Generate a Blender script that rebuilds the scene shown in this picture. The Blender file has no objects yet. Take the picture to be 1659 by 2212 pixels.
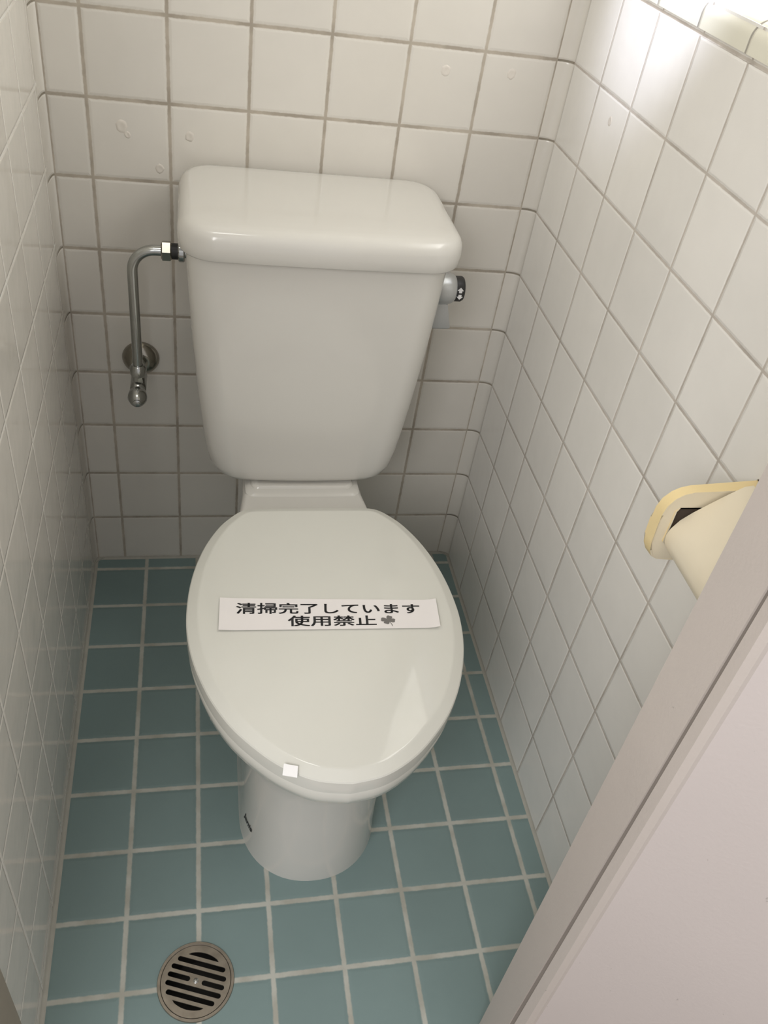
import bpy, bmesh, math, random
from mathutils import Vector, Matrix

random.seed(4)
U = 0.11                      # one wall tile pitch in metres; lengths below are in tile units
sc = bpy.context.scene
COL = sc.collection

# ------------------------------------------------------------------ camera
Rm = ((0.97713622, -0.16388472, 0.13544964),
      (-0.00659749, -0.6601324, -0.75112029),
      (0.21251183, 0.73305321, -0.6461205))
cam_d = bpy.data.cameras.new('camera')
cam = bpy.data.objects.new('camera', cam_d)
COL.objects.link(cam)
M = Matrix.Identity(4)
for r in range(3):
    M[r][0] = Rm[0][r]; M[r][1] = -Rm[1][r]; M[r][2] = -Rm[2][r]
M.translation = Vector((1.3383, -11.7773, 11.4749)) * U
cam.matrix_world = M
cam_d.sensor_fit = 'HORIZONTAL'
cam_d.sensor_width = 36.0
cam_d.lens = 36.0 * 1837.03 / 1659.0
cam_d.clip_start = 0.01
sc.camera = cam

# ------------------------------------------------------------------ light
world = bpy.data.worlds.new('world')
sc.world = world
world.use_nodes = True
bg = world.node_tree.nodes['Background']
bg.inputs['Color'].default_value = (1.0, 0.97, 0.965, 1)
bg.inputs['Strength'].default_value = 0.70

def area_light(name, loc, target, sx, sy, power, color, spread=180):
    d = bpy.data.lights.new(name, 'AREA')
    d.shape = 'RECTANGLE'; d.size = sx * U; d.size_y = sy * U
    d.energy = power; d.color = color; d.spread = math.radians(spread)
    o = bpy.data.objects.new(name, d); COL.objects.link(o)
    o.location = Vector(loc) * U
    o.rotation_euler = (Vector(target) - Vector(loc)).to_track_quat('-Z', 'Y').to_euler()
    return o

area_light('window_daylight', (7.5, -3.6, 13.1), (0, -3.8, 11.0), 5.0, 5.0, 3.2, (1.0, 0.99, 0.96))
area_light('ceiling_fill', (0.7, -5.8, 19.3), (3.6, -5.0, 4), 1.8, 3.0, 1.5, (1.0, 0.99, 0.97))  # added fill lamp, set left and tilted to brighten the right wall
area_light('corridor_daylight', (-3.4, -16.5, 14.5), (6.2, -4.2, 7.5), 6.0, 6.0, 13.0, (1.0, 0.98, 0.97))
sp = bpy.data.lights.new('patch_spot', 'SPOT')  # added spot that makes the bright wall patch; no known source
sp.energy = 90; sp.color = (0.80, 0.83, 1.0); sp.spot_size = math.radians(21); sp.spot_blend = 0.7
sp.shadow_soft_size = 0.03
so = bpy.data.objects.new('patch_spot', sp); COL.objects.link(so)
so.location = Vector((2.0, -5.6, 17.5)) * U
so.rotation_euler = (Vector((6.2, -2.6, 11.6)) - Vector((2.0, -5.6, 17.5))).to_track_quat('-Z', 'Y').to_euler()

sc.view_settings.view_transform = 'Standard'
sc.view_settings.look = 'None'
sc.view_settings.gamma = 1
sc.view_settings.use_curve_mapping = False
sc.view_settings.exposure = -0.06

# ------------------------------------------------------------------ helpers
def obj(name, bm, m=None, parent=None, smooth=True, angle=35):
    me = bpy.data.meshes.new(name)
    bmesh.ops.recalc_face_normals(bm, faces=bm.faces)
    bmesh.ops.scale(bm, vec=(U, U, U), verts=bm.verts)
    lim = math.radians(angle)
    for f in bm.faces: f.smooth = smooth
    if smooth:
        for e in bm.edges:
            if len(e.link_faces) == 2 and e.calc_face_angle(0) > lim:
                e.smooth = False
    bm.to_mesh(me); bm.free()
    o = bpy.data.objects.new(name, me); COL.objects.link(o)
    if m: me.materials.append(m)
    if parent: 
        o.parent = parent
        o.matrix_parent_inverse = parent.matrix_world.inverted() if False else Matrix.Translation(-Vector(parent.location))
    return o

def struct(name, bm, m, parent=None, smooth=False):
    o = obj(name, bm, m, parent, smooth)
    if parent is None: o['kind'] = 'structure'
    return o

def tag(o, label, cat, group=None):
    o['label'] = label; o['category'] = cat
    if group: o['group'] = group
    return o

def thing(name, label, cat, loc):
    o = bpy.data.objects.new(name, None); COL.objects.link(o)
    o.empty_display_size = 0.02
    o.location = Vector(loc) * U
    return tag(o, label, cat)

def box(bm, x0, x1, y0, y1, z0, z1, bevel=0.0, seg=2):
    vs = [bm.verts.new((x, y, z)) for z in (z0, z1) for y in (y0, y1) for x in (x0, x1)]
    fs = [bm.faces.new([vs[i] for i in q]) for q in
          ((0, 2, 3, 1), (4, 5, 7, 6), (0, 1, 5, 4), (1, 3, 7, 5), (3, 2, 6, 7), (2, 0, 4, 6))]
    if bevel:
        es = list({e for f in fs for e in f.edges})
        bmesh.ops.bevel(bm, geom=es, offset=bevel, segments=seg, affect='EDGES', profile=0.5)
    return bm

def loft(bm, rings, cap0=True, cap1=True, closed=True):
    rv = [[bm.verts.new(p) for p in r] for r in rings]
    n = len(rv[0])
    for a, b in zip(rv, rv[1:]):
        for i in range(n if closed else n - 1):
            j = (i + 1) % n
            bm.faces.new((a[i], a[j], b[j], b[i]))
    if cap0: bm.faces.new(list(reversed(rv[0])))
    if cap1: bm.faces.new(rv[-1])
    return bm

def prism(bm, poly, d0, d1, axis):
    def P(a, b, d):
        return {0: (d, a, b), 1: (a, d, b), 2: (a, b, d)}[axis]
    return loft(bm, [[P(a, b, d0) for a, b in poly], [P(a, b, d1) for a, b in poly]])

def tube(bm, pts, radii, seg=20, cap=True):
    pts = [Vector(p) for p in pts]
    if not hasattr(radii, '__len__'): radii = [radii] * len(pts)
    rings = []; ref = None
    for i, p in enumerate(pts):
        t = (pts[min(i + 1, len(pts) - 1)] - pts[max(i - 1, 0)]).normalized()
        if ref is None:
            ref = t.orthogonal().normalized()
        ref = (ref - t * ref.dot(t)).normalized()
        b = t.cross(ref)
        rings.append([p + (ref * math.cos(a) + b * math.sin(a)) * radii[i]
                      for a in [2 * math.pi * k / seg for k in range(seg)]])
    return loft(bm, rings, cap, cap)

def lathe(bm, prof, origin, axis, seg=40, cap0=True, cap1=True):
    """prof: list of (radius, distance along axis)"""
    o = Vector(origin); ax = Vector(axis).normalized(); r = ax.orthogonal().normalized(); b = ax.cross(r)
    rings = [[o + ax * d + (r * math.cos(a) + b * math.sin(a)) * max(rad, 1e-4)
              for a in [2 * math.pi * k / seg for k in range(seg)]] for rad, d in prof]
    return loft(bm, rings, cap0, cap1)

def rrect(x0, x1, y0, y1, r, z, n=10, bow=0.0):
    r = min(r, (x1 - x0) / 2 - 1e-3, (y1 - y0) / 2 - 1e-3)
    P = []
    for cx, cy, a0 in ((x1 - r, y1 - r, 0), (x0 + r, y1 - r, 90), (x0 + r, y0 + r, 180), (x1 - r, y0 + r, 270)):
        for k in range(n + 1):
            a = math.radians(a0 + 90 * k / n)
            P.append([cx + r * math.cos(a), cy + r * math.sin(a)])
        # densify the following straight run
        nx = {0: (x0 + r, y1), 90: (x0, y0 + r), 180: (x1 - r, y0), 270: (x1, y1 - r)}[a0]
        lx, ly = P[-1]
        for k in range(1, 8):
            P.append([lx + (nx[0] - lx) * k / 8, ly + (nx[1] - ly) * k / 8])
    out = []
    cxm = (x0 + x1) / 2; hx = (x1 - x0) / 2
    for x, y in P:
        if bow and y < (y0 + y1) / 2:
            y -= bow * (1 - ((x - cxm) / hx) ** 2)
        out.append((x, y, z))
    return out

# ------------------------------------------------------------------ materials
def srgb(r, g, b):
    f = lambda c: (c / 255 / 12.92) if c / 255 <= 0.04045 else ((c / 255 + 0.055) / 1.055) ** 2.4
    return (f(r), f(g), f(b), 1)

def mat(name, col, rough=0.4, metal=0.0, coat=0.0, noise=0.03, nscale=25, bump=0.0, bscale=60, ior=1.5):
    m = bpy.data.materials.new(name); m.use_nodes = True
    nt = m.node_tree; b = nt.nodes['Principled BSDF']
    b.inputs['Roughness'].default_value = rough
    b.inputs['Metallic'].default_value = metal
    b.inputs['Coat Weight'].default_value = coat
    b.inputs['IOR'].default_value = ior
    tc = nt.nodes.new('ShaderNodeTexCoord')
    nz = nt.nodes.new('ShaderNodeTexNoise'); nz.inputs['Scale'].default_value = nscale
    nz.inputs['Detail'].default_value = 4
    nt.links.new(tc.outputs['Object'], nz.inputs['Vector'])
    mr = nt.nodes.new('ShaderNodeMapRange')
    mr.inputs['To Min'].default_value = 1 - noise * 2; mr.inputs['To Max'].default_value = 1 + noise * 2
    nt.links.new(nz.outputs['Fac'], mr.inputs['Value'])
    mx = nt.nodes.new('ShaderNodeVectorMath'); mx.operation = 'SCALE'
    mx.inputs[0].default_value = col[:3]
    nt.links.new(mr.outputs['Result'], mx.inputs['Scale'])
    nt.links.new(mx.outputs['Vector'], b.inputs['Base Color'])
    if bump:
        n2 = nt.nodes.new('ShaderNodeTexNoise'); n2.inputs['Scale'].default_value = bscale
        nt.links.new(tc.outputs['Object'], n2.inputs['Vector'])
        bp = nt.nodes.new('ShaderNodeBump'); bp.inputs['Strength'].default_value = 1
        bp.inputs['Distance'].default_value = bump
        nt.links.new(n2.outputs['Fac'], bp.inputs['Height'])
        nt.links.new(bp.outputs['Normal'], b.inputs['Normal'])
    return m

def specks(m, thr=0.74, scale=70, dark=0.55):
    nt = m.node_tree; b = nt.nodes['Principled BSDF']
    src = b.inputs['Base Color'].links[0].from_socket
    tc = nt.nodes.new('ShaderNodeTexCoord')
    mp = nt.nodes.new('ShaderNodeMapping'); mp.inputs['Scale'].default_value = (1, 1, 0.45); mp.inputs['Rotation'].default_value = (0.5, 0.3, 0)
    nt.links.new(tc.outputs['Object'], mp.inputs['Vector'])
    nz = nt.nodes.new('ShaderNodeTexNoise'); nz.inputs['Scale'].default_value = scale; nz.inputs['Detail'].default_value = 2
    nt.links.new(mp.outputs['Vector'], nz.inputs['Vector'])
    mr = nt.nodes.new('ShaderNodeMapRange'); mr.inputs['From Min'].default_value = thr; mr.inputs['From Max'].default_value = thr + .03
    mr.inputs['To Min'].default_value = 1; mr.inputs['To Max'].default_value = dark
    nt.links.new(nz.outputs['Fac'], mr.inputs['Value'])
    vm = nt.nodes.new('ShaderNodeVectorMath'); vm.operation = 'SCALE'
    nt.links.new(src, vm.inputs[0]); nt.links.new(mr.outputs['Result'], vm.inputs['Scale'])
    nt.links.new(vm.outputs['Vector'], b.inputs['Base Color'])

def tile_mat(name, A, B, offA, offB, pA, pB, gw, tile, grout, rough=0.12, extraA=None, stain=None,
             wob=0.008, tvar=0.03, stainamt=0.0, spec=0.5, dirt=None, grough=0.75):
    """A, B: component index of the position used for the joints, everything in tile units"""
    m = bpy.data.materials.new(name); m.use_nodes = True
    nt = m.node_tree; N = nt.nodes; L = nt.links; bs = N['Principled BSDF']
    tc = N.new('ShaderNodeTexCoord')
    sca = N.new('ShaderNodeVectorMath'); sca.operation = 'SCALE'; sca.inputs['Scale'].default_value = 1 / U
    L.new(tc.outputs['Object'], sca.inputs[0])
    sep = N.new('ShaderNodeSeparateXYZ'); L.new(sca.outputs['Vector'], sep.inputs[0])
    def math_(op, a, b=None, c=None):
        n = N.new('ShaderNodeMath'); n.operation = op
        for i, v in enumerate((a, b, c)):
            if v is None: continue
            if isinstance(v, (int, float)): n.inputs[i].default_value = v
            else: L.new(v, n.inputs[i])
        return n.outputs[0]
    def noise(scale, detail=3, src=None, w=None):
        n = N.new('ShaderNodeTexNoise'); n.inputs['Scale'].default_value = scale; n.inputs['Detail'].default_value = detail
        L.new(src or sca.outputs['Vector'], n.inputs['Vector'])
        return n.outputs['Fac']
    def cell(v, off, p):
        return math_('DIVIDE', math_('SUBTRACT', v, off), p)
    ca, cb = cell(sep.outputs[A], offA, pA), cell(sep.outputs[B], offB, pB)
    def dist(c, p):
        f = math_('SUBTRACT', c, math_('ROUND', c))
        return math_('MULTIPLY', math_('ABSOLUTE', f), p)
    da, db = dist(ca, pA), dist(cb, pB)
    if extraA is not None:
        for e in extraA:
            da = math_('MINIMUM', da, math_('ABSOLUTE', math_('SUBTRACT', sep.outputs[A], e)))
    # the two joint directions differ a little in width
    d = math_('MINIMUM', da, db)
    wobn = math_('MULTIPLY', math_('SUBTRACT', noise(14, 4), 0.5), wob * 2)
    d2 = math_('ADD', d, wobn)
    mr = N.new('ShaderNodeMapRange'); mr.interpolation_type = 'SMOOTHSTEP'
    mr.inputs['From Min'].default_value = gw * 0.55; mr.inputs['From Max'].default_value = gw * 1.25
    L.new(d2, mr.inputs['Value'])
    tmask = mr.outputs['Result']           # 1 on tile, 0 on grout
    # per tile value
    cmb = N.new('ShaderNodeCombineXYZ')
    L.new(math_('FLOOR', ca), cmb.inputs[0]); L.new(math_('FLOOR', cb), cmb.inputs[1])
    wn = N.new('ShaderNodeTexWhiteNoise'); wn.noise_dimensions = '3D'; L.new(cmb.outputs[0], wn.inputs['Vector'])
    tv = math_('ADD', math_('MULTIPLY', math_('SUBTRACT', wn.outputs['Value'], 0.5), tvar * 2), 1.0)
    tv = math_('ADD', tv, math_('MULTIPLY', math_('SUBTRACT', noise(1.7, 5), 0.5), 0.08))
    tcol = N.new('ShaderNodeVectorMath'); tcol.operation = 'SCALE'; tcol.inputs[0].default_value = tile[:3]
    L.new(tv, tcol.inputs['Scale'])
    gcol = N.new('ShaderNodeMixRGB'); gcol.inputs['Color1'].default_value = grout
    gcol.inputs['Color2'].default_value = dirt or tuple(c * 0.7 for c in grout[:3]) + (1,)
    g2 = N.new('ShaderNodeMapRange'); g2.inputs['From Min'].default_value = 0.42; g2.inputs['From Max'].default_value = 0.62
    L.new(noise(2.3, 6), g2.inputs['Value']); L.new(g2.outputs['Result'], gcol.inputs['Fac'])
    mix = N.new('ShaderNodeMixRGB'); L.new(tmask, mix.inputs['Fac'])
    L.new(gcol.outputs[0], mix.inputs['Color1']); L.new(tcol.outputs[0], mix.inputs['Color2'])
    L.new(mix.outputs[0], bs.inputs['Base Color'])
    rr = N.new('ShaderNodeMapRange'); rr.inputs['To Min'].default_value = grough; rr.inputs['To Max'].default_value = rough
    L.new(tmask, rr.inputs['Value']); L.new(rr.outputs['Result'], bs.inputs['Roughness'])
    bs.inputs['Specular IOR Level'].default_value = spec
    # bump: sunken joints with pillowed tile edges plus glaze ripple
    e2 = N.new('ShaderNodeMapRange'); e2.interpolation_type = 'SMOOTHERSTEP'
    e2.inputs['From Min'].default_value = gw * 0.4; e2.inputs['From Max'].default_value = gw * 2.6
    L.new(d2, e2.inputs['Value'])
    h = math_('ADD', math_('MULTIPLY', e2.outputs['Result'], 0.0006),
              math_('MULTIPLY', noise(2.2, 2), 0.0008))
    bp = N.new('ShaderNodeBump'); bp.inputs['Strength'].default_value = 1.0; bp.inputs['Distance'].default_value = 1.0
    L.new(h, bp.inputs['Height']); L.new(bp.outputs['Normal'], bs.inputs['Normal'])
    return m

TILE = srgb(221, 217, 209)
TILE_R_LIT = srgb(240, 238, 233)  # lighter tile: the right wall's extra light is put into its colour
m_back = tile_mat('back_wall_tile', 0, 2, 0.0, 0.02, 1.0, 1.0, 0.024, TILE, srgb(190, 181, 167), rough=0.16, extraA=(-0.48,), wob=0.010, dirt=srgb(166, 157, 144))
m_right = tile_mat('right_wall_tile', 1, 2, -1.0597, 0.02, 0.9895, 1.0, 0.017, TILE_R_LIT, srgb(206, 199, 190), rough=0.22, wob=0.006, dirt=srgb(186, 179, 170), extraA=(-0.0957,))
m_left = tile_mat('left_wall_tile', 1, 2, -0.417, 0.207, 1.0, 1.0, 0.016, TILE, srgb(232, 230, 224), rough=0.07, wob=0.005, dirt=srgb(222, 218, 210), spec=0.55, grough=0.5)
m_floor = tile_mat('floor_tile', 0, 1, 0.389, -0.283, 0.91, 0.91, 0.034, srgb(130, 151, 150), srgb(198, 199, 190), rough=0.42, wob=0.010, tvar=0.04, spec=0.35, dirt=srgb(180, 179, 168))
m_cove = tile_mat('cove_tile', 0, 2, 50.0, 0.02, 100.0, 1.0, 0.016, TILE, srgb(150, 142, 128), rough=0.16, wob=0.004)
m_sill = tile_mat('sill_tile', 1, 2, -2.93 + 0.0, 50, 0.9895, 100, 0.018, srgb(232, 230, 214), srgb(170, 166, 156), rough=0.2, wob=0.004)
m_grout = mat('grout_fillet', srgb(182, 180, 170), 0.7, noise=0.06, nscale=60, bump=0.0004)
m_gap = mat('dark_joint', srgb(172, 170, 168), 0.8)
m_porc = mat('vitreous_china', srgb(216, 214, 208), 0.15, coat=0.3, noise=0.006, nscale=8)
m_plas = mat('seat_plastic', srgb(222, 222, 214), 0.045, noise=0.006, nscale=6)
m_chrome = mat('chrome', srgb(176, 178, 176), 0.16, metal=1.0, noise=0.05, nscale=60)
m_esc = mat('aged_chrome', srgb(160, 156, 146), 0.2, metal=1.0, noise=0.10, nscale=40)
m_satin = mat('satin_metal', srgb(186, 188, 188), 0.35, metal=0.6)
m_black = mat('black_rubber', srgb(34, 34, 34), 0.45)
m_white = mat('white_mark', srgb(225, 225, 225), 0.5)
m_steel = mat('stained_steel', srgb(150, 142, 130), 0.38, metal=0.75, noise=0.16, nscale=70, bump=0.0003, bscale=90)
m_hole = mat('drain_dark', srgb(42, 40, 36), 0.7)
m_paper = mat('white_paper', srgb(242, 238, 236), 0.75, noise=0.01)
m_ink = mat('toner_ink', srgb(40, 40, 42), 0.6)
m_clover = mat('grey_toner', srgb(118, 115, 112), 0.6)
m_gloss = mat('glossy_white', srgb(252, 252, 252), 0.1)
m_cream = mat('yellowed_plastic', srgb(246, 224, 170), 0.35, noise=0.03, nscale=14)
m_cream2 = mat('cream_plastic', srgb(240, 230, 206), 0.3, noise=0.02, nscale=14)
m_paint = mat('painted_frame', srgb(200, 191, 184), 0.42, noise=0.025, nscale=9, bump=0.0002, bscale=300)
m_paint_shade = mat('shaded_paint', srgb(150, 142, 128), 0.55)  # same frame paint, with the left jamb's shade put into the colour
m_door = mat('painted_door', srgb(205, 196, 192), 0.45, noise=0.02, nscale=6, bump=0.0002, bscale=260)
specks(m_door, .75, 150, .75); specks(m_paint, 0.76, 150, .7)
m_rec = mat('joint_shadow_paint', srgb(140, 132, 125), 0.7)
m_ceil = mat('ceiling_paint', srgb(232, 228, 220), 0.8)
m_frame = mat('aluminium_frame', srgb(190, 190, 186), 0.4, metal=0.5)
m_conc = mat('corridor_vinyl', srgb(150, 142, 132), 0.6)
m_brown = mat('recess_shade_brown', srgb(96, 84, 74), 0.7)
m_rust = mat('rust', srgb(92, 62, 38), 0.9, noise=0.2)

# frosted window pane lit by daylight
m_pane = bpy.data.materials.new('frosted_pane'); m_pane.use_nodes = True
pb = m_pane.node_tree.nodes['Principled BSDF']
pb.inputs['Base Color'].default_value = (0.8, 0.82, 0.8, 1); pb.inputs['Roughness'].default_value = 0.5
pb.inputs['Emission Color'].default_value = (1.0, 0.98, 0.9, 1); pb.inputs['Emission Strength'].default_value = 1.6

# ------------------------------------------------------------------ room shell
XL, XR, H = -0.526, 6.2, 20.0
def hole_plate(outer, holes, z, thick):
    """flat plate with holes, through a filled 2D curve; returns a bmesh in tile units"""
    cu = bpy.data.curves.new('plate', 'CURVE'); cu.dimensions = '2D'; cu.fill_mode = 'BOTH'; cu.extrude = thick / 2
    for loop in [outer] + holes:
        s = cu.splines.new('POLY'); s.points.add(len(loop) - 1); s.use_cyclic_u = True
        for p, (x, y) in zip(s.points, loop): p.co = (x, y, 0, 1)
    o = bpy.data.objects.new('plate', cu); COL.objects.link(o)
    dg = bpy.context.evaluated_depsgraph_get()
    me = bpy.data.meshes.new_from_object(o.evaluated_get(dg))
    bm = bmesh.new(); bm.from_mesh(me)
    bmesh.ops.remove_doubles(bm, verts=bm.verts, dist=1e-4)
    bmesh.ops.translate(bm, verts=bm.verts, vec=(0, 0, z))
    bpy.data.objects.remove(o); bpy.data.curves.remove(cu); bpy.data.meshes.remove(me)
    return bm

DC = (1.262, -7.515); DR = 0.462
circ = lambda r, n=64: [(DC[0] + r * math.cos(2 * math.pi * k / n), DC[1] + r * math.sin(2 * math.pi * k / n)) for k in range(n)]
struct('floor', hole_plate([(XL - .2, 0.2), (XR + .2, 0.2), (XR + .2, -9.2), (XL - .2, -9.2)], [circ(DR - 0.02)], -0.1, 0.2), m_floor)
struct('floor_corridor', box(bmesh.new(), -8, 14, -22, -9.8, -0.4, -0.1), m_conc)
struct('trim_1', box(bmesh.new(), XL - 0.3, 6.0, -9.8, -9.2, -0.3, 0.05, 0.02), m_paint)   # door sill
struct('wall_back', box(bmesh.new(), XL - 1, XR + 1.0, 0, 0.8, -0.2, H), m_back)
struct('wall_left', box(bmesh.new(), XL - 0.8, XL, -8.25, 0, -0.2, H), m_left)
WY0, WY1, WZ0, WZ1 = -6.4, -1.0, 10.33, 15.8      # window recess in the right wall
bm = bmesh.new()
box(bm, XR, XR + 1.9, -8.47, 0, -0.2, 10.005)
box(bm, XR + 0.03, XR + 1.9, -8.47, 0, 10.005, 10.30)
box(bm, XR, XR + 1.9, -8.47, WY0, 10.3, WZ1)
box(bm, XR, XR + 1.9, WY1, 0, 10.3, WZ1)
box(bm, XR, XR + 1.9, -8.47, 0, WZ1, H)
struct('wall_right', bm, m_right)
# window: recess with frame and frosted panes
w = bpy.data.objects.new('window_1', None); COL.objects.link(w); w['kind'] = 'structure'
w.location = Vector((XR + 1.5, -3.7, WZ0)) * U
bm = bmesh.new()
for y0, y1, z0, z1 in ((WY0, WY1, WZ0, WZ0 + .22), (WY0, WY1, WZ1 - .22, WZ1), (WY0, WY0 + .22, WZ0, WZ1), (WY1 - .22, WY1, WZ0, WZ1), (-3.85, -3.6, WZ0, WZ1)):
    box(bm, XR + 1.45, XR + 1.7, y0, y1, z0, z1, 0.02)
obj('window_frame', bm, m_frame, w, False)
bm = box(bmesh.new(), XR + 1.58, XR + 1.62, WY0 + .1, WY1 - .1, WZ0 + .1, WZ1 - .1)
obj('pane', bm, m_pane, w, False)
# sill: row of bullnose tiles with a rounded top edge
prof = [(XR, 10.06)] + [(XR + 0.17 - 0.17 * math.cos(math.radians(a)), 10.18 + 0.17 * math.sin(math.radians(a))) for a in range(0, 91, 10)] + [(XR + 1.5, 10.40), (XR + 1.5, 10.06)]
bm = bmesh.new()
loft(bm, [[(x, y, z) for x, z in prof] for y in (WY0 - 1.85, -0.02)])
struct('trim_2', bm, m_sill, smooth=True)
struct('ceiling', box(bmesh.new(), XL - 1, XR + 1.9, -9.1, 1, H, H + 0.5), m_ceil)
bm = bmesh.new()
box(bm, 5.6, 9.5, -9.1, -8.45, -0.2, H); box(bm, XL - 1, 5.6, -9.1, -8.45, 17.8, H)
box(bm, -6, XL - 0.8, -9.1, -8.45, -0.2, H)
struct('wall_front', bm, m_ceil)

# rounded cove strips in the two back corners, then the grout fillet round the floor
def cove(name, x0, y1, sx):
    bm = bmesh.new(); n = 8
    xw = x0; 
    pts = []
    for k in range(n + 1):
        a = math.pi / 2 * k / n
        pts.append((x0 + sx[0] * math.sin(a), -0.001 - y1 * (1 - math.cos(a))))
    pts.append((x0 + sx[0], 0.02)); pts.append((x0, 0.02))
    loft(bm, [[(x, y, z) for x, y in pts] for z in (0, H)])
    return struct(name, bm, m_cove, smooth=True)
cove('trim_3', 6.0, 0.1, (0.2,))
cove('trim_4', -0.48, 0.30, (-0.046,))
bm = bmesh.new()
def fillet(a, b, inx, iny, r):
    q = []
    for k in range(6):
        t = math.pi / 2 * k / 5
        q.append((r * (1 - math.sin(t)), r * (1 - math.cos(t))))
    q.append((0, 0))
    loft(bm, [[(p[0] + inx * u, p[1] + iny * u, v) for u, v in q] for p in (a, b)])
fillet((XL, 0), (XL, -8.25), 1, 0, 0.055)
fillet((XL, 0), (XR, 0), 0, -1, 0.035)
fillet((XR, 0), (XR, -8.47), -1, 0, 0.045)
for cx, sxx in ((XL, 1), (XR, -1)):          # rounded inner corners
    P = [(cx, 0)] + [(cx + sxx * (0.22 - 0.22 * math.sin(math.radians(a))), -0.22 + 0.22 * math.cos(math.radians(a))) for a in range(0, 91, 10)][::-1]
    prism(bm, [(x, y) for x, y in P], 0.0, 0.03, 2)
struct('baseboard_floor', bm, m_grout, smooth=True)

# ------------------------------------------------------------------ door frame and door
def vline(yp, xa, za, xb, zb):       # x on a slightly leaning vertical edge
    return lambda z: xa + (xb - xa) * (z - za) / (zb - za)
XA = vline(0, 4.652, 0.184, 4.441, 8.905)
XB = vline(0, 4.565, 1.585, 4.439, 8.389)
XB2 = vline(0, 4.583, 1.715, 4.430, 8.355)
XC_ = vline(0, 4.608, 1.995, 4.426, 8.254)
XBo = XB
def jamb(bm, pts):
    """pts: list of (xfunc, y); built as a leaning prism"""
    loft(bm, [[(fx(z), y, z) for fx, y in pts] for z in [-0.2 + (H - 2.0) * k / 30 for k in range(31)]])
add = lambda f, d: (lambda z: f(z) + d)
door = bmesh.new()
jamb(door, [(XA, -8.47), (XB, -8.92), (add(XB, .08), -8.925), (add(XB2, .08), -8.965), (XB2, -8.965), (XC_, -9.06), (add(XC_, .04), -9.10), (add(XC_, 1.0), -9.18), (add(XB, 1.0), -8.47)])
fr = struct('trim_5', door, m_paint)
rb_ = bmesh.new()
for yy, zz, rr_ in ((-8.70, .42, .035), (-8.73, .37, .022), (-8.66, .44, .018)):
    xx = XA(zz) + (XB(zz) - XA(zz)) * (-8.47 - yy) / .45
    rs = [rr_ * random.uniform(.6, 1.2) for _ in range(12)]
    loft(rb_, [[(xx - d, yy + rs[k] * sc_ * math.cos(k * math.pi / 6), zz + rs[k] * sc_ * math.sin(k * math.pi / 6)) for k in range(12)] for d, sc_ in ((-.01, 1), (.004, .9))])
obj('rust_stain', rb_, m_rust, fr)
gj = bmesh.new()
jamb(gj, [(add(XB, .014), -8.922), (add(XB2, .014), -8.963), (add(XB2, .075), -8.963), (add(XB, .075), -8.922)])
obj('groove_shadow_strip', gj, m_rec, fr, False)  # filler strip in the groove, its shadow painted as dark colour
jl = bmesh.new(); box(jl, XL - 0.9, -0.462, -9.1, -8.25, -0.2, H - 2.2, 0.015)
struct('trim_6', jl, m_paint_shade)
jt = bmesh.new(); box(jt, XL - 0.9, 5.8, -9.1, -8.47, H - 2.3, H - 1.7, 0.015)
struct('trim_7', jt, m_paint)
# door leaf, swung open towards the corridor
dl = bmesh.new()
ang = math.radians(-38)
dx, dy = math.cos(ang), math.sin(ang)
def leaf(z):
    x0 = XC_(z) + 0.03; y0 = -9.07
    nx, ny = -dy * 0.3, dx * 0.3
    return [(x0, y0, z), (x0 + dx * 5.4, y0 + dy * 5.4, z), (x0 + dx * 5.4 + nx, y0 + dy * 5.4 + ny, z), (x0 + nx * 0.2, y0 + ny * 0.2, z)]
loft(dl, [leaf(0.15), leaf(H - 2.4)])
struct('door_1', dl, m_door)

# ------------------------------------------------------------------ toilet
XC = 2.84
toilet = thing('toilet', 'white ceramic close-coupled toilet with lid down against the tiled back wall', 'toilet', (XC, -4.5, 0))

def egg(z, yb, yf, hx, yc=None, nb=3.6, n=36, nf=2.0):
    if yc is None: yc = (yb + yf) / 2
    P = []
    for k in range(2 * n):
        a = math.pi * k / n
        c, s = math.cos(a), math.sin(a)
        e = nb if s > 0 else nf
        r = (abs(c) ** e + abs(s) ** e) ** (-1 / e)
        x = hx * c * r
        y = yc + (yb - yc) * s * r if s > 0 else yc + (yc - yf) * s * r
        P.append((XC + x, y, z))
    return P
# bowl and pedestal, with the deck that carries the tank
bm = bmesh.new()
secs = [(0.0, -2.3, -6.40, .97, -5.35), (0.10, -2.3, -6.40, .955, -5.35), (0.6, -2.3, -6.38, .93, -5.35), (1.3, -2.3, -6.36, .925, -5.3), (1.9, -2.3, -6.38, .94, -5.25),
        (2.3, -2.3, -6.45, 1.0, -5.2), (2.65, -2.4, -6.62, 1.14, -5.1), (2.95, -2.5, -6.83, 1.30, -5.0), (3.18, -2.6, -6.98, 1.42, -4.95), (3.33, -2.7, -7.03, 1.46, -4.95)]
loft(bm, [egg(z, yb, yf, hx, yc, 3.2, nf=2.15) for z, yb, yf, hx, yc in secs])
def deck(y, hx, z0, z1, r):
    P = []
    for cx, cz, a0 in ((hx - r, z1 - r, 0), (-(hx - r), z1 - r, 90)):
        for k in range(7):
            a = math.radians(a0 + 90 * k / 6)
            P.append((XC + cx + r * math.cos(a), y, cz + r * math.sin(a)))
    P += [(XC - hx * 0.8, y, z0), (XC + hx * 0.8, y, z0)]
    return P
loft(bm, [deck(-0.5, .84, 1.6, 3.40, .1), deck(-1.6, .86, 1.5, 3.41, .1), deck(-2.2, .885, 1.4, 3.42, .09), deck(-2.6, .945, 1.4, 3.42, .08), deck(-3.0, 1.05, 1.4, 3.42, .08), deck(-3.5, 1.2, 1.4, 3.36, .08)])
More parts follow.
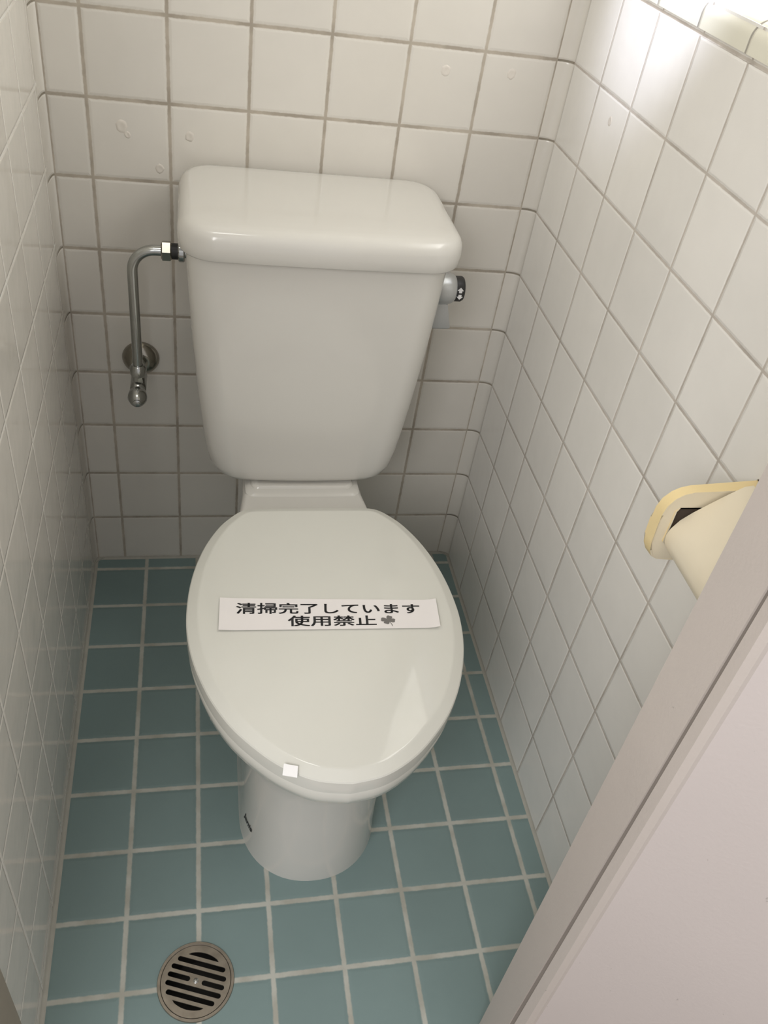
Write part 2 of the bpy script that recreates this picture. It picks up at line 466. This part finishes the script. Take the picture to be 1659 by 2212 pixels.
loft(bm, [rrect(XC - .85, XC + .85, -2.30, -0.6, .12, 3.40), rrect(XC - .84, XC + .84, -2.28, -0.6, .12, 3.43), rrect(XC - .80, XC + .80, -2.23, -0.65, .12, 3.45)])
loft(bm, [rrect(XC - .77, XC + .77, -2.16, -0.65, .12, 3.40), rrect(XC - .76, XC + .76, -2.14, -0.65, .12, 3.46), rrect(XC - .74, XC + .74, -2.11, -0.65, .12, 3.485)])
bowl = obj('bowl', bm, m_porc, toilet)

# tank body
bm = bmesh.new()
tk = [(3.50, 0.98, -1.86, -0.75, .24, .05), (3.512, 1.08, -1.96, -0.65, .28, .06), (3.55, 1.19, -2.02, -0.55, .30, .06), (3.62, 1.28, -2.05, -0.45, .32, .05), (3.74, 1.35, -2.065, -0.38, .34, .04),
      (3.95, 1.395, -2.075, -0.32, .36, .03), (4.3, 1.445, -2.085, -0.28, .37, .03), (4.9, 1.51, -2.09, -0.25, .37, .03), (5.6, 1.57, -2.10, -0.22, .36, .03), (6.3, 1.61, -2.11, -0.20, .35, .03), (7.0, 1.645, -2.12, -0.20, .35, .03)]
loft(bm, [rrect(XC - hx, XC + hx, y0, y1, r, z, bow=bw) for z, hx, y0, y1, r, bw in tk])
obj('tank', bm, m_porc, toilet, angle=50)
bm = bmesh.new()
lidsec = [(6.965, -.06), (6.965, -.015), (6.985, 0.0), (7.10, 0.012), (7.19, 0.008), (7.25, -.005), (7.30, -.035), (7.335, -.08), (7.352, -.14), (7.36, -.22), (7.362, -.4)]
loft(bm, [rrect(XC + .02 - 1.745 - o, XC + .02 + 1.745 + o, -2.215 - o, -0.06 + min(o * .6, 0), max(.44 + o, .12), z, bow=.04) for z, o in lidsec])
obj('tank_lid', bm, m_porc, toilet, angle=60)

# seat and lid share the measured outline
half = [(0, -2.97), (.45, -2.972), (.72, -2.975), (.86, -2.99), (.97, -3.04), (1.10, -3.16), (1.25, -3.35), (1.42, -3.68), (1.545, -4.05), (1.62, -4.42), (1.655, -4.80),
        (1.652, -5.12), (1.605, -5.47), (1.515, -5.80), (1.375, -6.15), (1.165, -6.50), (.86, -6.84), (.60, -7.04), (.33, -7.17), (0, -7.225)]
def catmull(P, sub=5):
    out = []
    for i in range(len(P) - 1):
        p0, p1, p2, p3 = P[max(i - 1, 0)], P[i], P[i + 1], P[min(i + 2, len(P) - 1)]
        for k in range(sub):
            t = k / sub
            out.append(tuple(0.5 * (2 * b + (c - a) * t + (2 * a - 5 * b + 4 * c - d) * t * t + (3 * b - a - 3 * c + d) * t ** 3) for a, b, c, d in zip(p0, p1, p2, p3)))
    out.append(P[-1]); return out
hp = catmull(half)
outline = [(XC + x, y) for x, y in hp] + [(XC - x, y) for x, y in hp[-2:0:-1]]
def offset(P, d):
    n = len(P); out = []
    for i in range(n):
        a = Vector(P[i - 1]); b = Vector(P[(i + 1) % n]); t = (b - a).normalized()
        out.append((P[i][0] + t.y * d, P[i][1] - t.x * d))
    return out
ctr = (XC, -5.0)
sgn = 1 if (offset(outline, 0.1)[60][0] - ctr[0]) ** 2 > (outline[60][0] - ctr[0]) ** 2 else -1
def ring(d, z, zf=None):
    return [(x, y, z) for x, y in offset(outline, d * sgn)]
bm = bmesh.new()
loft(bm, [ring(-.05, 3.585), ring(-.012, 3.585), ring(0, 3.60), ring(0.004, 3.70), ring(0, 3.785), ring(-.012, 3.80), ring(-.115, 3.850), ring(-.13, 3.856), ring(-.15, 3.858)])
obj('seat_lid', bm, m_plas, toilet, angle=18)
bm = bmesh.new()
loft(bm, [ring(-.14, 3.335), ring(-.05, 3.335), ring(-.028, 3.355), ring(-.012, 3.45), ring(-.008, 3.55), ring(-.02, 3.575), ring(-.05, 3.58)])
obj('seat', bm, m_plas, toilet, angle=40)
for s in (-1, 1):
    bm = box(bmesh.new(), XC + s * .62 - .16, XC + s * .62 + .16, -3.12, -2.99, 3.40, 3.60, .03)
    obj('hinge', bm, m_plas, toilet)

# flush handle on the right side of the tank
fh = bmesh.new()
HC = (4.42, -1.5, 6.44)
lathe(fh, [(.20, 0), (.215, .02), (.22, .10), (.215, .20), (.195, .28), (.16, .315)], HC, (1, 0, 0))
handle = obj('flush_handle', fh, m_satin, toilet)
bm = bmesh.new(); lathe(bm, [(.16, .31), (.168, .315), (.17, .40), (.155, .425), (.10, .43)], HC, (1, 0, 0), seg=24)
obj('handle_cap', bm, m_black, handle)
bm = bmesh.new()
def arrow(zc, s):
    yy = HC[1] - 0.173
    P = [(4.755, zc), (4.797, zc), (4.797, zc + s * .03), (4.818, zc + s * .03), (4.776, zc + s * .07), (4.734, zc + s * .03), (4.755, zc + s * .03)]
    loft(bm, [[(x, yy, z) for x, z in P], [(x, yy + .02, z) for x, z in P]])
arrow(6.46, 1); arrow(6.435, -1)
obj('arrow_mark', bm, m_white, handle, False)
bm = bmesh.new(); loft(bm, [[(x, HC[1] + y, z) for x, y in ((4.40, -.10), (4.655, -.10), (4.655, .10), (4.40, .10))] for z, in ((6.25,),)] +
     [[(x, HC[1] - .02 + y, 5.93) for x, y in ((4.44, -.14), (4.73, -.14), (4.73, .14), (4.44, .14))]] +
     [[(x, HC[1] - .02 + y, 5.90) for x, y in ((4.45, -.12), (4.70, -.12), (4.70, .12), (4.45, .12))]])
obj('lever', bm, m_satin, handle, angle=50)

# maker's lettering on the left flank of the pedestal
def text_mesh(body, resolution=6, shear=0.0, weight=0.0):
    cu = bpy.data.curves.new('t', 'FONT'); cu.body = body; cu.size = 1.0; cu.resolution_u = resolution; cu.shear = shear; cu.offset = weight
    o = bpy.data.objects.new('t', cu); COL.objects.link(o)
    dg = bpy.context.evaluated_depsgraph_get()
    me = bpy.data.meshes.new_from_object(o.evaluated_get(dg))
    bm = bmesh.new(); bm.from_mesh(me)
    bpy.data.objects.remove(o); bpy.data.curves.remove(cu); bpy.data.meshes.remove(me)
    return bm
def fit(bm, box2):
    xs = [v.co.x for v in bm.verts]; ys = [v.co.y for v in bm.verts]
    x0, x1, y0, y1 = min(xs), max(xs), min(ys), max(ys)
    for v in bm.verts:
        v.co.x = box2[0] + (v.co.x - x0) / (x1 - x0) * (box2[1] - box2[0])
        v.co.y = box2[2] + (v.co.y - y0) / (y1 - y0) * (box2[3] - box2[2])
        v.co.z = 0
    return bm
def surf_x(y, z):       # left flank of the pedestal
    for a, b in zip(secs, secs[1:]):
        if a[0] <= z <= b[0]:
            t = (z - a[0]) / (b[0] - a[0])
            yf, hx, yc = (a[i] + (b[i] - a[i]) * t for i in (2, 3, 4))
            q = min(abs((y - yc) / (yf - yc)), 1) if y < yc else 0
            return XC - hx * (1 - q ** 2.15) ** (1 / 2.15)
bm = fit(text_mesh('Janis', shear=0.2, weight=0.03), (0, 1, 0, 1))
bmesh.ops.subdivide_edges(bm, edges=[e for e in bm.edges if e.calc_length() > 0.15], cuts=2)
LY0, LY1, LZ0, LZ1 = -5.60, -5.88, 0.42, 0.58
for v in bm.verts:
    y = LY0 + (LY1 - LY0) * v.co.x; z = LZ0 + (LZ1 - LZ0) * v.co.y
    v.co = (surf_x(y, z) - 0.006, y, z)
obj('maker_lettering', bm, m_ink, bowl, False)

# ------------------------------------------------------------------ notice lying on the seat lid
TL, TR, BR, BL = (1.575, -4.684), (4.216, -4.817), (4.174, -5.279), (1.548, -5.197)
def pmap(u, v, z=0.0):
    a = Vector(TL).lerp(Vector(TR), u); b = Vector(BL).lerp(Vector(BR), u)
    p = a.lerp(b, v)
    lift = 0.03 * max(0, (u - .93) / .07) ** 2 + 0.012 * max(0, (.06 - u) / .06) + 0.010 * v * v
    return (p.x, p.y, 3.8655 + lift + z)
notice = thing('paper_notice', 'strip of white paper with two lines of black Japanese lettering on the seat lid', 'notice', (2.88, -5.0, 3.865))
bm = bmesh.new()
NU, NV = 40, 6
g = [[bm.verts.new(pmap(i / NU, j / NV)) for i in range(NU + 1)] for j in range(NV + 1)]
for j in range(NV):
    for i in range(NU): bm.faces.new((g[j][i], g[j][i + 1], g[j + 1][i + 1], g[j + 1][i]))
ex = bmesh.ops.extrude_face_region(bm, geom=list(bm.faces))
bmesh.ops.translate(bm, verts=[e for e in ex['geom'] if isinstance(e, bmesh.types.BMVert)], vec=(0, 0, 0.004))
sheet = obj('sheet', bm, m_paper, notice)
def printed(name, src, box_uv, m):
    bm = src if not isinstance(src, str) else fit(text_mesh(src), (0, 1, 0, 1))
    u0, u1, v0, v1 = box_uv
    if isinstance(src, str):           # thicken the strokes a little
        g0 = list(bm.verts) + list(bm.edges) + list(bm.faces)
        nchar = len(src)
        for ddx, ddy in ((0.035 / nchar, 0.0), (0.0, 0.03), (0.035 / nchar, 0.03)):
            d = bmesh.ops.duplicate(bm, geom=g0)
            bmesh.ops.translate(bm, verts=[v for v in d['geom'] if isinstance(v, bmesh.types.BMVert)], vec=(ddx, ddy, 0))
    for v in bm.verts:
        v.co = Vector(pmap(u0 + (u1 - u0) * v.co.x, v0 + (v1 - v0) * (1 - v.co.y), 0.0065))
    return obj(name, bm, m, notice, False)
printed('lettering', '清掃完了しています', (.073, .914, .155, .500), m_ink)
printed('lettering', '使用禁止', (.303, .703, .570, .905), m_ink)
bm = bmesh.new()                       # three-leaf clover with a stem
def leafshape(cx, cy, a, L, Wd):
    P = []
    for k in range(28):
        t = 2 * math.pi * k / 28
        # heart: notch at the outer end
        x = 0.5 + 0.5 * math.cos(t) - 0.10 * math.exp(-(min(t, 2 * math.pi - t) / .35) ** 2)
        y = 0.5 * math.sin(t) * (0.55 + 0.55 * x)
        x *= L; y *= Wd
        P.append((cx + x * math.cos(a) - y * math.sin(a), cy + x * math.sin(a) + y * math.cos(a), 0))
    bm.faces.new([bm.verts.new(p) for p in P])
for a, L in ((172, .5), (70, .48), (-12, .5), (-112, .46)):
    leafshape(.5 + .02 * math.cos(math.radians(a)), .52, math.radians(a), L, .46)
bm.faces.new([bm.verts.new(p) for p in ((.50, .52, 0), (.55, .52, 0), (.76, .05, 0), (.79, -.12, 0), (.74, -.1, 0), (.70, .06, 0))])
printed('clover_print', bm, (.727, .795, .555, .89), m_clover)
# small glossy white square on the front edge of the lid
bm = bmesh.new()
q = [(2.16, -6.985, 3.862), (2.30, -7.025, 3.862), (2.285, -7.13, 3.822), (2.14, -7.09, 3.822)]
loft(bm, [q, [(x, y, z + .006) for x, y, z in q]])
tag(obj('white_square', bm, m_gloss, None, False), 'tiny glossy white square on the front edge of the seat lid', 'tape')

# ------------------------------------------------------------------ water supply
ws = thing('water_supply_pipe', 'chrome water supply pipe rising from wall valve to left side of toilet tank', 'pipe', (0.48, 0, 4.3))
PX, PY = 0.49, -0.80
bm = bmesh.new()
lathe(bm, [(.275, 0.0), (.278, .015), (.265, .05), (.225, .10), (.16, .14), (.11, .155), (.10, .15)], (0.48, -0.001, 4.30), (0, -1, 0))
obj('escutcheon', bm, m_esc, ws, angle=50)
bm = bmesh.new()
lathe(bm, [(.065, 0.05), (.065, .45), (.10, .47), (.115, .52), (.115, .90), (.10, .93), (.08, .95), (.085, .97), (.125, 1.0), (.135, 1.06), (.135, 1.12), (.10, 1.20), (.06, 1.235), (.055, 1.24), (.055, 1.26), (.03, 1.27)],
      (0.48, 0, 4.30), (0, -1, 0))
lathe(bm, [(.085, 0.0), (.085, .16), (.07, .20), (.07, .22), (.115, .23), (.12, .36), (.09, .40)], (PX, PY, 4.27), (0, 0, 1), seg=8)
obj('stop_valve', bm, m_chrome, ws, angle=40)
bm = bmesh.new()
path = [(PX, PY, 4.6 + i * 0.18) for i in range(9)]
zt, rb = 6.42, 0.30
path += [(PX + rb - rb * math.cos(math.radians(a)), PY, zt - rb + rb * math.sin(math.radians(a))) for a in range(0, 91, 9)]
path += [(1.0, PY, zt)]
path = [p for i, p in enumerate(path) if i == 0 or (Vector(p) - Vector(path[i - 1])).length > 1e-3]
tube(bm, path, 0.070)
obj('pipe', bm, m_chrome, ws, angle=60)
bm = bmesh.new(); lathe(bm, [(.10, 0), (.135, .02), (.135, .12), (.11, .14)], (0.87, PY, zt), (1, 0, 0), seg=6)
obj('nut', bm, m_esc, ws, angle=20)
bm = bmesh.new(); lathe(bm, [(.105, 0), (.105, .10)], (1.0, PY, zt), (1, 0, 0))
obj('washer', bm, m_black, ws)
bm = bmesh.new(); lathe(bm, [(.12, 0), (.135, .015), (.135, .07), (.12, .085), (.08, .09), (.08, .135)], (1.09, PY, zt), (1, 0, 0))
obj('tank_connector', bm, m_chrome, ws)

# ------------------------------------------------------------------ floor drain
dr = thing('floor_drain', 'round slotted metal drain cover in the blue-green floor near the doorway', 'drain', (DC[0], DC[1], 0))
bm = bmesh.new()
lathe(bm, [(DR - .035, -.03), (DR - .035, .015), (DR - .03, .022), (DR, .022), (DR + .006, .012), (DR + .006, 0.0005)], (DC[0], DC[1], 0), (0, 0, 1), seg=72, cap0=False, cap1=False)
obj('drain_rim', bm, m_steel, dr)
bm = bmesh.new()
lathe(bm, [(.001, -.55), (DR - .03, -.55), (DR - .03, 0)], (DC[0], DC[1], 0), (0, 0, 1), seg=48, cap0=False, cap1=False)
obj('drain_cup', bm, m_hole, dr)
sa = math.atan2(-7.426 + 7.229, 1.607 - 1.085)          # slot direction on the floor
ca_, sa_ = math.cos(sa), math.sin(sa)
def rot(u, v): return (DC[0] + u * ca_ - v * sa_, DC[1] + u * sa_ + v * ca_)
RG = DR - .04
holes = []
def slot(u0, u1, v, h):
    P = []
    for k in range(9): a = math.radians(-90 + 180 * k / 8); P.append((u1 - h + h * math.cos(a), v + h * math.sin(a)))
    for k in range(9): a = math.radians(90 + 180 * k / 8); P.append((u0 + h + h * math.cos(a), v + h * math.sin(a)))
    holes.append([rot(*p) for p in P])
def chord(v0, s):                      # lens shaped end slot
    Rr = RG - .055; um = math.sqrt(Rr * Rr - v0 * v0) * 0.86
    P = [(um * (1 - 2 * k / 12), s * (v0 + (Rr - v0) * .62 * (1 - (1 - 2 * k / 12) ** 2))) for k in range(13)]
    P = [(um - .0, s * (v0 - .012))] + P[1:-1] + [(-um, s * (v0 - .012))]
    holes.append([rot(*p) for p in P])
hh = .030
for v in (.20, .10, -.10, -.20):
    um = math.sqrt((RG - .055) ** 2 - v * v)
    slot(-um, um, v, hh)
slot(-(RG - .06), -.075, 0, hh); slot(.075, RG - .06, 0, hh)
chord(.285, 1); chord(.285, -1)
bm = hole_plate(circ(RG), holes, 0.008, 0.016)
grate = obj('grate', bm, m_steel, dr, False)
bm = bmesh.new(); lathe(bm, [(.032, 0), (.032, .006), (.02, .012), (.001, .013)], (DC[0], DC[1], .015), (0, 0, 1), seg=20)
sx_ = box(bm, DC[0] - .028, DC[0] + .028, DC[1] - .004, DC[1] + .004, .0272, .0285)
obj('screw', bm, m_chrome, grate)

# ------------------------------------------------------------------ toilet paper holder on the right wall
th = thing('toilet_paper_holder', 'yellowed cream plastic toilet paper holder on the right tiled wall beside the door frame', 'paper holder', (XR, -7.1, 6.9))
def cheek(y0, y1):
    P = [(6.2, 7.245), (5.55, 7.20), (5.46, 7.175), (5.39, 7.13), (5.335, 7.05), (5.315, 6.95), (5.32, 6.82), (5.335, 6.62), (5.355, 6.52), (5.40, 6.44), (5.47, 6.40), (5.60, 6.385), (6.2, 6.36)]
    return P
def cheek_obj(y0, y1, hole=True):
    P = cheek(y0, y1)
    Hh = [(5.475, 7.025), (5.445, 6.99), (5.445, 6.63), (5.475, 6.60), (5.83, 6.60), (5.86, 6.63), (5.86, 6.99), (5.83, 7.025)]
    bm = hole_plate([(x, z) for x, z in P], [Hh], 0, y1 - y0)
    for v in bm.verts:
        x, z, d = v.co.x, v.co.y, v.co.z
        v.co = (x, (y0 + y1) / 2 + d, z)
    es = [e for e in bm.edges if len(e.link_faces) == 2 and e.calc_face_angle(0) > 1.2]
    bmesh.ops.bevel(bm, geom=es, offset=.015, segments=2, affect='EDGES')
    bm.normal_update()
    for f in bm.faces: f.material_index = 1 if abs(f.normal.y) > .6 else 0
    return bm
obj('side_arm', cheek_obj(-6.70, -6.60), m_cream, th, angle=40)
obj('side_arm', cheek_obj(-7.95, -7.80), m_cream, th, angle=40)
bm = bmesh.new(); box(bm, 6.13, 6.2, -7.9, -6.65, 6.4, 7.2, .02)
obj('back_plate', bm, m_cream, th)
obj('recess', box(bmesh.new(), 5.44, 5.86, -6.635, -6.605, 6.6, 7.03), m_brown, th, False)  # plate closing the hole; the inner shadow is put into its brown
for o_ in th.children:
    if o_.name.startswith('side_arm'): o_.data.materials.append(m_cream2)
bm = bmesh.new()
FP = [(6.06, 7.30), (5.98, 7.285), (5.86, 7.20), (5.72, 7.09), (5.60, 6.99), (5.51, 6.90), (5.455, 6.80), (5.44, 6.72), (5.455, 6.64), (5.475, 6.60)]
rings = []
for y in (-6.725, -6.74, -7.74, -7.76):
    t = .035
    top = [(x, y, z) for x, z in FP]; bot = [(x + t * .7, y, z - t) for x, z in reversed(FP)]
    rings.append(top + bot)
loft(bm, rings)
obj('cover_flap', bm, m_cream2, th, angle=40)

# ------------------------------------------------------------------ filled screw holes in the tiles
def blob(name, x, z, r, wall='back', par=None):
    bm = bmesh.new(); n = 22
    rr = [r * random.uniform(.9, 1.1) for _ in range(n)]
    def P(s, d):
        out = []
        for k in range(n):
            a = 2 * math.pi * k / n
            u, w_ = rr[k] * s * math.cos(a), rr[k] * s * 1.15 * math.sin(a)
            out.append((x + u, -d, z + w_) if wall == 'back' else (XR - d, x + u, z + w_))
        return out
    loft(bm, [P(1.0, -.002), P(.85, .004), P(.55, .007), P(.35, .004)])
    return obj(name, bm, m_plug, par, angle=80)
m_plug = mat('filler_putty', srgb(222, 216, 207), 0.35, noise=0.02)
wb = bpy.data.objects['wall_back']; wr = bpy.data.objects['wall_right']
for x, z, r in ((.40, 7.70, .075), (.47, 7.60, .04), (1.25, 7.64, .06), (.86, 7.20, .06), (4.515, 8.75, .065), (5.41, 8.79, .06)):
    blob('filled_hole', x, z, r, 'back', wb)
blob('filled_hole', -1.62, 8.765, .05, 'right', wr)
